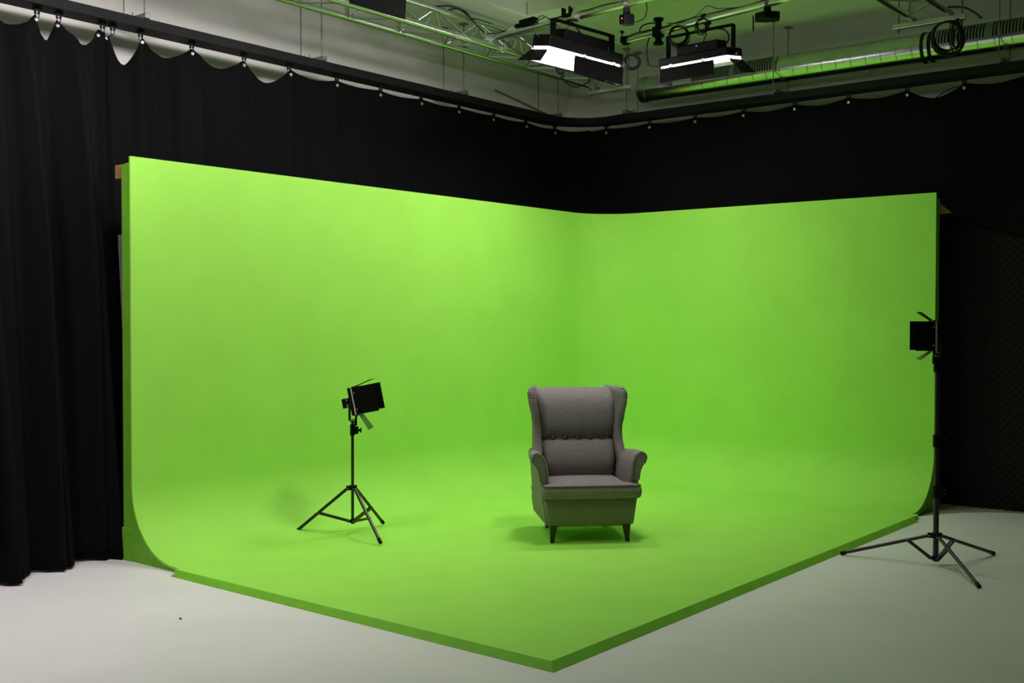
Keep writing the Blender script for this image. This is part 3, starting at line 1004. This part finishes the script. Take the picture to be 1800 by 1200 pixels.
# arms and wings
for sg in (-1, 1):
    side_root = CH
    # arm: profile in x,z swept from front to back
    def arm_prof(t):
        # t 0 front .. 1 back
        top = interp([(0, 0.602), (0.25, 0.600), (0.6, 0.580), (0.85, 0.570), (1, 0.565)], t)
        out = interp([(0, 0.386), (0.25, 0.378), (0.6, 0.350), (1, 0.318)], t)
        inn = interp([(0, 0.268), (0.4, 0.258), (1, 0.246)], t)
        low = interp([(0, 0.318), (1, 0.300)], t)
        r = interp([(0, 0.040), (1, 0.030)], t)
        cx, cz = out - r, top - r
        pts = [(inn, 0.30), (inn, 0.40), (inn + 0.002, 0.46), (inn + 0.010, top - 0.075), (inn + 0.028, top - 0.030), (inn + 0.052, top - 0.008)]
        for k in range(9):
            a = radians(95 - k * (95 + 75) / 8)
            pts.append((cx + r * cos(a), cz + r * sin(a)))
        pts += [(lerp(out, low, 0.55), top - 0.092), (lerp(out, low, 0.80), top - 0.125), (low + 0.003, 0.42), (low - 0.006, 0.30), (0.297, 0.22), (0.283, 0.135), (0.262, 0.135), (0.262, 0.22)]
        return pts
    ts = [0, 0.02, 0.05, 0.15, 0.3, 0.45, 0.6, 0.75, 0.9, 1.0]
    rings = []
    for t in ts:
        y = lerp(-0.262, 0.34, t)
        pr = arm_prof(t)
        if t == 0:
            # slightly inset first ring gives the soft front edge
            cx = sum(p[0] for p in pr) / len(pr)
            cz = sum(p[1] for p in pr) / len(pr)
            pr = [(cx + (p[0] - cx) * 0.90 + 0.0, cz + (p[1] - cz) * 0.985) for p in pr]
        rings.append([Vector((sg * x, y, z)) for x, z in pr])
    m = MB()
    m.loft(rings)
    arm = obj('armrest', m, M_fab, CH, angle=50)
    pr = arm_prof(0.03)
    cxx = sum(p[0] for p in pr) / len(pr)
    czz = sum(p[1] for p in pr) / len(pr)
    m = MB()
    line = [Vector((sg * (cxx + (p[0] - cxx) * 0.74 + 0.004), -0.2625, czz + (p[1] - czz) * 0.94 - 0.004)) for p in pr[1:18]]
    m.tube(spline(line, 3), 0.0035, 6)
    obj('piping', m, M_fabdark, arm)
    # wing
    rings = []
    for z in (0.50, 0.54, 0.58, 0.63, 0.68, 0.73, 0.78, 0.83, 0.88, 0.92, 0.95, 0.97, 0.985, 0.993):
        xf = sinterp([(0.50, 0.302), (0.60, 0.284), (0.70, 0.282), (0.80, 0.298), (0.90, 0.317), (0.95, 0.322), (0.993, 0.314)], z)
        yf = sinterp([(0.50, 0.02), (0.56, 0.07), (0.63, 0.115), (0.72, 0.125), (0.83, 0.10), (0.92, 0.095), (0.97, 0.115), (0.993, 0.16)], z)
        xb, yb = 0.262, 0.40 + 0.05 * (z - 0.6)
        th = interp([(0.5, 0.034), (0.75, 0.026), (0.93, 0.029), (0.97, 0.027), (0.985, 0.020), (0.993, 0.010)], z)
        a = Vector((xf - xb, yf - yb, 0)).normalized()
        nrm = Vector((-a.y, a.x, 0))
        if nrm.x < 0:
            nrm = -nrm
        pts = []
        B, F = Vector((xb, yb, z)), Vector((xf, yf, z))
        # inner face from back to front, round front, outer face to the back
        for k in range(7):
            q = B.lerp(F - a * th, k / 6)
            bow = 0.006 * sin(pi * k / 6)
            pts.append(q - nrm * (th - bow))
        for k in range(1, 8):
            an = -pi / 2 + pi * k / 8
            pts.append((F - a * th) + a * th * cos(an) + nrm * th * sin(an))
        for k in range(7):
            q = (F - a * th).lerp(B, k / 6)
            pts.append(q + nrm * th * (1 - 0.35 * k / 6))
        rings.append([Vector((sg * p.x, p.y, p.z)) for p in pts])
    m = MB()
    m.loft(rings)
    wing = obj('wing', m, M_fab, CH, angle=60)
    # gathered pleats at the top front of the wing
    for k in range(4):
        m = MB()
        z = 0.930 + 0.017 * k
        xf = sinterp([(0.90, 0.317), (0.95, 0.322), (0.993, 0.314)], z)
        yf = sinterp([(0.92, 0.095), (0.97, 0.115), (0.993, 0.16)], z)
        th = interp([(0.93, 0.029), (0.97, 0.027), (0.985, 0.020), (0.993, 0.010)], z)
        pts = []
        for q in range(7):
            an = radians(-70 + 140 * q / 6)
            pts.append(Vector((sg * (xf + th * sin(an) * 0.99), yf + th - th * cos(an) * 1.005, z + 0.004 * sin(q))))
        m.tube(pts, 0.0022, 6)
        obj('pleat', m, M_fabdark, wing)
# sit the upholstery lower on its legs, lean the back slightly
def settle(o):
    for c_ in o.children:
        for v in c_.data.vertices:
            z = v.co.z
            v.co.z = z + interp([(0.10, -0.027), (0.30, -0.020), (0.6, -0.020), (0.98, -0.016)], z)
            v.co.x -= 0.010 * max(0.0, min(1.0, (z - 0.45) / 0.5))
        settle(c_)
bpy.context.view_layer.update()
settle(CH)
# legs
for (x, y) in ((-0.248, -0.262), (0.248, -0.262), (-0.20, 0.262), (0.20, 0.262)):
    m = MB()
    sx = 0.004 if x > 0 else -0.004
    rings = []
    for z, h in ((0.0, 0.0125), (0.03, 0.0145), (0.085, 0.021), (0.108, 0.0225)):
        k = (z / 0.108)
        rings.append([Vector((x - sx * k * 2 + a, y + b, z)) for a, b in rrect(0, 0, h, h, 0.004, 2)])
    m.loft(rings)
    obj('leg', m, M_legwood, CH, angle=40)

# ================================================================== LIGHT STANDS
def light_stand(label, c, feet, z_col, z_bot, z_top, brace_frac, r_low, r_up, steps):
    cx, cy, cz = c
    root = thing('light_stand', label, 'light stand', c)
    O = Vector(c)
    m = MB()
    m.cyl(O + Vector((0, 0, z_bot - 0.02)), O + Vector((0, 0, steps[0])), r_low, 16)
    obj('lower_tube', m, M_tube, root, world=True)
    z0 = steps[0]
    rr = r_low
    for i, z1 in enumerate(list(steps[1:]) + [z_top]):
        rr = lerp(r_low, r_up, (i + 1) / len(steps))
        m = MB()
        m.cyl(O + Vector((0, 0, z0 - 0.05)), O + Vector((0, 0, z1)), rr, 16)
        obj('upper_tube', m, M_tube, root, world=True)
        m = MB()
        m.cyl(O + Vector((0, 0, z0 - 0.055)), O + Vector((0, 0, z0 + 0.02)), r_low + 0.006, 16)
        m.box(O + Vector((0.020, 0.016, z0 - 0.02)), (0.028, 0.024, 0.05), Matrix.Rotation(0.68, 3, 'Z'))
        lk = obj('clamp_collar', m, M_plastic, root, world=True, smooth=False, bevel=0.002)
        m = MB()
        kd = Vector((cos(0.68), sin(0.68), 0))
        m.cyl(O + kd * 0.03 + Vector((0, 0, z0 - 0.02)), O + kd * 0.052 + Vector((0, 0, z0 - 0.02)), 0.008, 10)
        m.box(O + kd * 0.056 + Vector((0, 0, z0 - 0.02)), (0.008, 0.014, 0.032), Matrix.Rotation(0.68, 3, 'Z'))
        obj('knob', m, M_plastic, lk, world=True)
        z0 = z1
    # hub collars
    m = MB()
    m.lathe(O + Vector((0, 0, z_col)), [(r_low + 0.001, -0.018), (r_low + 0.010, -0.018), (r_low + 0.012, 0.0), (r_low + 0.010, 0.014), (r_low + 0.001, 0.014)], 16)
    for f in feet:
        d = Vector((f[0] - cx, f[1] - cy, 0)).normalized()
        m.box(O + d * (r_low + 0.016) + Vector((0, 0, z_col - 0.004)), (0.03, 0.018, 0.03), Matrix.Rotation(atan2(d.y, d.x), 3, 'Z'))
    obj('top_collar', m, M_plastic, root, world=True, smooth=False, bevel=0.002)
    m = MB()
    m.lathe(O + Vector((0, 0, z_bot)), [(0.001, -0.016), (r_low + 0.006, -0.014), (r_low + 0.008, 0.0), (r_low + 0.006, 0.012), (0.001, 0.012)], 16)
    for f in feet:
        d = Vector((f[0] - cx, f[1] - cy, 0)).normalized()
        m.box(O + d * (r_low + 0.012) + Vector((0, 0, z_bot - 0.003)), (0.026, 0.014, 0.016), Matrix.Rotation(atan2(d.y, d.x), 3, 'Z'))
    obj('bottom_collar', m, M_plastic, root, world=True, smooth=False, bevel=0.002)
    for f in feet:
        F = Vector((f[0], f[1], cz + 0.0125))
        d = Vector((f[0] - cx, f[1] - cy, 0)).normalized()
        A = O + d * (r_low + 0.022) + Vector((0, 0, z_col - 0.006))
        side = Vector((-d.y, d.x, 0))
        m = MB()
        m.cyl(A, F, 0.0105, 14)
        leg = obj('leg', m, M_tube, root, world=True)
        m = MB()
        t = (F - A).normalized()
        m.cyl(F - t * 0.03, F + t * 0.004, 0.0125, 14)
        obj('rubber_foot', m, M_plastic, leg, world=True)
        B = A.lerp(F, brace_frac)
        Cc = O + d * (r_low + 0.018) + Vector((0, 0, z_bot))
        m = MB()
        for s_ in (-1, 1):
            m.beam(B + side * 0.011 * s_, Cc + side * 0.009 * s_, 0.003, 0.015)
        obj('brace', m, M_tube, root, smooth=False, world=True)
        m = MB()
        m.cyl(B - side * 0.016, B + side * 0.016, 0.005, 8)
        m.cyl(A - side * 0.013, A + side * 0.013, 0.005, 8)
        m.cyl(Cc - side * 0.013, Cc + side * 0.013, 0.004, 8)
        tag(obj('rivets', m, M_steel, leg, world=True), 'small metal rivets')
    return root

light_stand('black tripod light stand on the green floor left of the armchair', (0.532, -3.662, T + 0.0075), [(0.232, -3.901), (0.442, -3.292), (0.917, -3.780)],
            0.344 - T, 0.120 - T, 0.79 - T, 0.56, 0.0100, 0.0085, (0.745 - T,))
light_stand('tall black tripod light stand on the white floor at the right', (3.806, -1.976, 0.0), [(3.254, -2.061), (3.993, -1.458), (4.180, -2.409)],
            0.182, 0.045, 1.27, 0.24, 0.0165, 0.0105, (0.46, 0.765, 1.215))

# ---- small panels on the stands
def stand_panel(label, c, yaw, tilt, size, door, angs):
    """local +x = the way the panel faces, z up; c = centre of the panel"""
    root = thing('led_panel', label, 'studio light', c, yaw, 'small LED panels on stands')
    Rt = Matrix.Rotation(-tilt, 3, 'Y')
    h = size / 2
    def P(x, y, z):
        return Rt @ Vector((x, y, z))
    m = MB()
    m.box(P(-0.012, 0, 0), (0.020, size, size), Rt)
    obj('housing', m, M_black, root, smooth=False, bevel=0.004)
    m = MB()
    m.box(P(0.004, 0, 0), (0.012, size - 0.006, size - 0.008), Rt)
    tag(obj('diffuser', m, M_frost, root, smooth=False, bevel=0.003), 'unlit pale diffuser panel')
    m = MB()
    for (a, b) in ((P(0.014, -h, -h), P(0.014, -h, h)), (P(0.014, h, -h), P(0.014, h, h)), (P(0.014, -h, h), P(0.014, h, h)), (P(0.014, -h, -h), P(0.014, h, -h))):
        m.beam(a, b, 0.010, 0.008)
    obj('door_frame', m, M_black, root, smooth=False)
    m = MB()
    m.box(P(-0.054, 0, -0.005), (0.064, 0.07, size * 0.34), Rt)
    bt = obj('battery', m, M_black, root, smooth=False, bevel=0.003)
    m = MB()
    for zz in (-0.022, 0.018):
        m.box(P(-0.052, -0.037, zz), (0.006, 0.003, 0.022), Rt)
    obj('contacts', m, M_silver, bt, smooth=False)
    # U bracket under the panel
    m = MB()
    zb = -h - 0.030
    hw = h + 0.010
    pts = [(-0.012, -hw, 0.0), (-0.018, -hw, -h * 0.5), (-0.018, -hw, zb), (0.0, 0, zb), (-0.018, hw, zb), (-0.018, hw, -h * 0.5), (-0.012, hw, 0.0)]
    pts = [Vector(p) for p in pts]
    for a, b in zip(pts, pts[1:]):
        m.beam(a, b, 0.016, 0.004, up=(0, 1, 0) if abs(a.y - b.y) < 1e-6 else (0, 0, 1))
    obj('yoke', m, M_tube, root, smooth=False)
    for s_ in (-1, 1):
        m = MB()
        m.cyl((-0.012, s_ * (h - 0.002), 0), (-0.012, s_ * (hw + 0.014), 0), 0.009, 10)
        obj('tilt_knob', m, M_plastic, root)
    m = MB()
    m.cyl((0, 0, zb - 0.045), (0, 0, zb + 0.004), 0.010, 12)
    m.cyl((0, 0, zb - 0.022), (-0.03, -0.02, zb - 0.016), 0.004, 8)
    obj('spigot', m, M_plastic, root)
    # doors: near (-y), far (+y), top, bottom
    def door_mesh(kind, ang, dep):
        a = radians(ang)
        ca, sa = cos(a), sin(a)
        g = 0.018
        q = MB()
        if kind in 'nf':
            s_ = -1 if kind == 'n' else 1
            h0 = Vector((g, s_ * h, 0))
            d = Vector((ca, s_ * sa, 0))
            u = Vector((0, 0, 1))
            poly = [h0 + u * (-h + 0.004), h0 + u * (h - 0.004), h0 + u * (h - 0.004) + d * dep, h0 + u * (-h + 0.004) + d * dep]
            th = Vector((-d.y, d.x, 0)) * 0.0022
        else:
            s_ = 1 if kind == 't' else -1
            h0 = Vector((g, 0, s_ * h))
            d = Vector((ca, 0, s_ * sa))
            u = Vector((0, 1, 0))
            poly = [h0 + u * (-h + 0.03), h0 + u * (h - 0.03), h0 + u * (h - 0.006) + d * dep, h0 + u * (-h + 0.006) + d * dep]
            th = Vector((-d.z, 0, d.x)) * 0.0022
        poly = [Rt @ p for p in poly]
        q.prism(poly, Rt @ th)
        o = obj('barn_door', q, M_blackmat if kind != 'b' else M_doorgrey, root, smooth=False)
        k = MB()
        for f in (-0.6, 0.6):
            pc = Rt @ (h0 + u * h * f)
            k.ball(pc, 0.0065, 8)
        tag(obj('hinge_screws', k, M_brass, o), 'brass hinge screws')
    for kind, ang in angs:
        door_mesh(kind, ang, door * (0.82 if kind in 'tb' else 1.0))
    return root

rv = atan2(0.629, 0.777)
stand_panel('small black LED panel with open barn doors on the stand left of the armchair', (0.549, -3.649, 0.930), rv - radians(4), radians(11), 0.185, 0.146,
            [('n', 4), ('f', 12), ('t', 13), ('b', 66)])
stand_panel('small black LED panel facing left on the tall stand at right edge', (3.790, -1.990, 1.376), rv + pi - radians(11), radians(0), 0.182, 0.107,
            [('n', 2), ('f', 10), ('t', 35), ('b', 35)])

# ================================================================== CABLES AND SMALL GEAR UP IN THE RIG
def cable(label, pts, r=0.0045, k=8, name='cable', mt=None):
    m = MB()
    m.tube(spline(pts, k), r, 7)
    return tag(obj(name, m, mt or M_cable), label, 'cable')
def wavy(fn, xs_, amp=0.012, seed=0):
    rnd = random.Random(seed)
    return [fn(x_, 0.03) + Vector((0, rnd.uniform(-amp, amp), rnd.uniform(-amp * 0.3, amp))) for x_ in xs_]
def coil(label, c, axis, rad, turns, seed, sq=1.0, tail=None, r=0.004):
    rnd = random.Random(seed)
    a = Vector(axis).normalized()
    u = a.cross(Vector((0, 0, 1))).normalized()
    v = Vector((0, 0, 1))
    pts = []
    for t in range(turns):
        rr = rad * rnd.uniform(0.86, 1.06)
        cc = Vector(c) + a * rnd.uniform(-0.03, 0.03) + u * rnd.uniform(-0.01, 0.01) + v * (rad - rr)
        for q in range(10):
            an = pi / 2 + 2 * pi * q / 10
            pts.append(cc + u * rr * sq * cos(an) + v * rr * sin(an))
    if tail:
        pts += [Vector(p) for p in tail]
    m = MB()
    m.tube(spline(pts, 3), r, 6)
    return tag(obj('coiled_cable', m, M_cable), label, 'cable')

# along the nearer pipe and the truss
cable('black cable lying along the nearer pipe from the truss to the power adapter', [(0.20, -1.93, 3.735)] + wavy(on1, [0.30, 0.36, 0.42, 0.50], 0.01, 1))
cable('black cable running along the nearer pipe above the first lit panel', wavy(on1, [0.9, 1.0, 1.15, 1.3, 1.45, 1.6, 1.75, 1.95, 2.2], 0.014, 2))
cable('black cable looping from the truss chord to the pipe joint', [(0.135, -2.27, 3.885), (0.15, -2.18, 3.905), (0.17, -2.08, 3.87), (0.2, -2.0, 3.80), (0.24, -1.94, 3.74)], 0.006)
cable('thicker black cable draped over the top truss chord', [(0.135, -2.45, 3.87), (0.16, -2.3, 3.90), (0.2, -2.16, 3.885), (0.19, -2.06, 3.84), (0.15, -1.98, 3.87), (0.135, -1.75, 3.88)], 0.007)
cable('long black cable sagging below the nearer pipe into the truss bundle', [on1(0.42, -0.03), (0.46, -1.85, 3.60), (0.55, -1.72, 3.545), (0.62, -1.60, 3.55), (0.66, -1.52, 3.60)], 0.006)
cable('second black cable sagging from the pipe to the bundle by the lit panel', [on1(0.55, -0.03), (0.60, -1.80, 3.63), (0.70, -1.70, 3.60), (0.78, -1.62, 3.605), (0.95, -1.60, 3.58)], 0.005)
cable('third black cable sagging from the pipe to the first lit panel', [on1(0.60, -0.02), (0.66, -1.84, 3.655), (0.76, -1.75, 3.62), (0.9, -1.7, 3.60), (1.05, -1.72, 3.56)], 0.004)
coil('black cable bundle hanging in the truss left of the first lit panel', (0.66, -1.52, 3.52), (0.62, -0.78, 0), 0.085, 4, 3, 0.55, r=0.006)
cable('black cable hanging in a low loop under the left truss', [(0.52, -1.30, 3.56), (0.50, -1.25, 3.46), (0.52, -1.12, 3.42), (0.56, -1.0, 3.47), (0.57, -0.96, 3.53)], 0.006)
cable('thin black cable loop beside the left yoke leg of the first lit panel', [(1.09, -2.30, 3.490), (1.06, -2.36, 3.540), (1.06, -2.36, 3.610), (1.09, -2.29, 3.660)], 0.004)
cable('black cable dropping from the yoke to the back of the first lit panel', [(1.11, -1.98, 3.690), (1.13, -1.92, 3.630), (1.14, -1.85, 3.580), (1.13, -1.78, 3.555)], 0.006)
cable('thin safety wire swinging inside the yoke of the first lit panel', [(1.11, -1.97, 3.690), (1.10, -2.04, 3.630), (1.10, -2.12, 3.610), (1.11, -2.18, 3.640), (1.11, -2.25, 3.630)], 0.002)
cable('black cable bowing from the pipe to the small sensor box', [on1(1.69, 0.03), on1(1.80, 0.02), on1(1.84, -0.06), on1(1.81, -0.13), on1(1.72, -0.14)], 0.004)
# second pipe
cable('black cable lying along the pipe above the right lit panel, left part', wavy(on2, [1.05, 1.12, 1.2, 1.3, 1.42, 1.55], 0.012, 4), 0.006)
cable('black cable lying along the pipe above the right lit panel, right part', wavy(on2, [1.55, 1.68, 1.8, 1.95, 2.1, 2.25, 2.4, 2.6, 2.9], 0.012, 5), 0.005)
cable('black cable strung just above the pipe between clamp and coils', [on2(1.52, 0.05), on2(1.65, 0.03), on2(1.8, 0.05), on2(1.9, 0.10), on2(2.0, 0.06), on2(2.15, 0.035)], 0.003)
coil('larger coil of black cable hanging over the yoke of the right lit panel', (1.66, -1.36, 3.612), (0.55, -0.83, 0), 0.078, 7, 11, 0.95)
coil('smaller coil of black cable hanging from the pipe over the yoke', (1.885, -1.40, 3.65), (0.55, -0.83, 0), 0.055, 6, 12, 0.85)
cable('black cable curving from the yoke to the right end of the right lit panel', [(1.97, -1.33, 3.63), (2.03, -1.32, 3.61), (2.05, -1.30, 3.57), (2.03, -1.28, 3.535), (1.99, -1.27, 3.52)], 0.006)
cable('black cable dropping through the coils to the right lit panel', [(1.90, -1.36, 3.60), (1.87, -1.35, 3.56), (1.85, -1.32, 3.52)], 0.004)
cable('black cable loop standing up left of the dark pipe bracket', [on2(1.42, 0.075), (1.33, -1.25, 3.79), (1.26, -1.24, 3.785), (1.235, -1.24, 3.755), (1.27, -1.25, 3.725), on2(1.38, 0.025)], 0.006)
cable('black cable with connector hanging below the pipe between the two lit panels', [on2(1.34, -0.02), (1.31, -1.25, 3.62), (1.31, -1.25, 3.54), (1.325, -1.25, 3.46)], 0.006)
cable('black cable slung from the hanging connector to the right lit panel', [(1.33, -1.25, 3.46), (1.42, -1.27, 3.44), (1.50, -1.29, 3.47), (1.53, -1.30, 3.52)], 0.004)
coil('tangle of black cable at the right end of the first lit panel', (1.22, -1.33, 3.49), (0.62, -0.78, 0), 0.06, 6, 21, 1.1, r=0.006)

# brackets, adapters, sensors
pipe_clamp('dark clamp where the second pipe starts, above the cable tangle', on2(1.09), P2B - P2A, 0.026, M_black)
pipe_clamp('bright clamp holding the first lit panel on the nearer pipe', on1(1.20), P1B - P1A, 0.026, M_silver)
br = thing('pipe_bracket', 'stubby black double-ended clamp bracket on the pipe between the lit panels', 'clamp', on2(1.43))
m = MB()
c = on2(1.43)
m.cyl(c + Vector((0, 0, -0.075)), c + Vector((0, 0, 0.09)), 0.026, 14)
m.box(c + Vector((0, -0.005, 0)), (0.07, 0.07, 0.08))
obj('body', m, M_black, br, world=True, smooth=False, bevel=0.006)
for dz in (0.10, -0.085):
    m = MB()
    m.cyl(c + Vector((0, 0, dz - 0.01)), c + Vector((0, 0, dz + 0.008)), 0.040, 14)
    obj('knob', m, M_plastic, br, world=True)
ad = thing('power_adapter', 'black power adapter lying on the nearer pipe with a white tag', 'adapter', on1(0.66))
d1 = (P1B - P1A).normalized()
Ra = Matrix((d1, Vector((-d1.y, d1.x, 0)), Vector((0, 0, 1)))).transposed()
m = MB()
m.box(on1(0.70, 0.055), (0.16, 0.06, 0.05), Ra)
m.box(on1(0.60, 0.045), (0.08, 0.035, 0.030), Ra)
obj('body', m, M_plastic, ad, world=True, smooth=False, bevel=0.010)
m = MB()
m.box(on1(0.51, 0.03), (0.07, 0.03, 0.016), Ra @ Matrix.Rotation(radians(-18), 3, 'Y'))
tag(obj('tag', m, M_tag, ad, world=True, smooth=False), 'white tag')
m = MB()
m.tube(spline([on1(0.78, 0.055), on1(0.83, 0.075), on1(0.88, 0.06), on1(0.92, 0.028)], 6), 0.0035, 6)
obj('cord', m, M_cable, ad, world=True)

def sensor(label, c, rz, w_, d_, h_, stem, led=False, antenna=False):
    root = thing('tracking_sensor', label, 'sensor', c, rz)
    m = MB()
    # six-sided body
    poly = [(-w_ / 2, -d_ * 0.15), (-w_ * 0.1, -d_ / 2), (w_ / 2, -d_ * 0.25), (w_ / 2, d_ * 0.3), (0, d_ / 2), (-w_ / 2, d_ * 0.3)]
    m.prism([Vector((x, y, -h_)) for x, y in poly], (0, 0, h_))
    obj('body', m, M_plastic, root, smooth=False, bevel=0.006)
    m = MB()
    m.cyl((0, 0, -0.01), (0, 0, stem), 0.016, 12)
    m.box((0, 0, stem * 0.5), (0.05, 0.045, stem * 0.6))
    obj('mount', m, M_black, root, smooth=False, bevel=0.002)
    m = MB()
    m.lathe((0, 0, stem + 0.022), [(0.0255, -0.02), (0.034, -0.02), (0.034, 0.02), (0.0255, 0.02)], 16, Matrix.Rotation(radians(90), 3, 'Y'))
    obj('clamp', m, M_steel, root)
    if led:
        m = MB()
        m.ball((-w_ * 0.30, -d_ * 0.34, -h_ * 0.45), 0.004, 8)
        obj('indicator', m, M_redled, root)
    if antenna:
        m = MB()
        m.cyl((-w_ / 2 - 0.012, -d_ * 0.05, -h_ * 0.3), (-w_ / 2 - 0.012, -d_ * 0.05, -h_ - 0.075), 0.005, 8)
        obj('antenna', m, M_plastic, root)
    return root
sensor('small black sensor box with a red light hanging under the nearer pipe', on1(1.66, -0.075), radians(30), 0.105, 0.09, 0.07, 0.055, led=True)
sensor('flat black sensor box with a stub antenna hanging under the second pipe', on2(2.44, -0.065), radians(28), 0.17, 0.15, 0.05, 0.045, antenna=True)

# right crossbar cable coil and end
coil('coil of black cable hanging from the right crossbar in front of the duct', (3.415, -0.62, 3.475), (0.50, -0.87, 0), 0.115, 9, 31, 0.95, r=0.0045)
coil('narrower coil of black cable on the right end of the crossbar', (3.475, -0.60, 3.48), (0.75, -0.66, 0), 0.115, 5, 32, 0.35, r=0.0045)
cable('stiff black cable tail sticking out right of the truss end', [(3.40, -0.58, 3.70), (3.45, -0.58, 3.695), (3.53, -0.60, 3.67), (3.60, -0.61, 3.62), (3.645, -0.61, 3.575)], 0.008)
cable('thin black cable arching above the right curtain, below the rail', [(3.02, 0.24, 3.18), (3.05, 0.33, 3.26), (3.14, 0.40, 3.32), (3.26, 0.36, 3.31), (3.33, 0.29, 3.27)], 0.004)
# brown conduit on the back wall by the corner
m = MB()
m.tube(spline([(-0.83, -0.55, 3.66), (-0.83, -0.1, 3.60), (-0.82, 0.35, 3.53), (-0.78, 0.62, 3.50), (-0.6, 0.645, 3.50), (-0.1, 0.648, 3.53)], 6), 0.008, 8)
tag(obj('conduit', m, M_rust), 'thin brown conduit along the wall corner left of the duct end', 'conduit')

m = MB()
m.ball((1.322, -5.538, 0.004), 0.008, 8, (1.2, 0.8, 0.5))
tag(obj('crumb', m, M_cable), 'tiny dark crumb lying on the white floor at lower left', 'crumb')
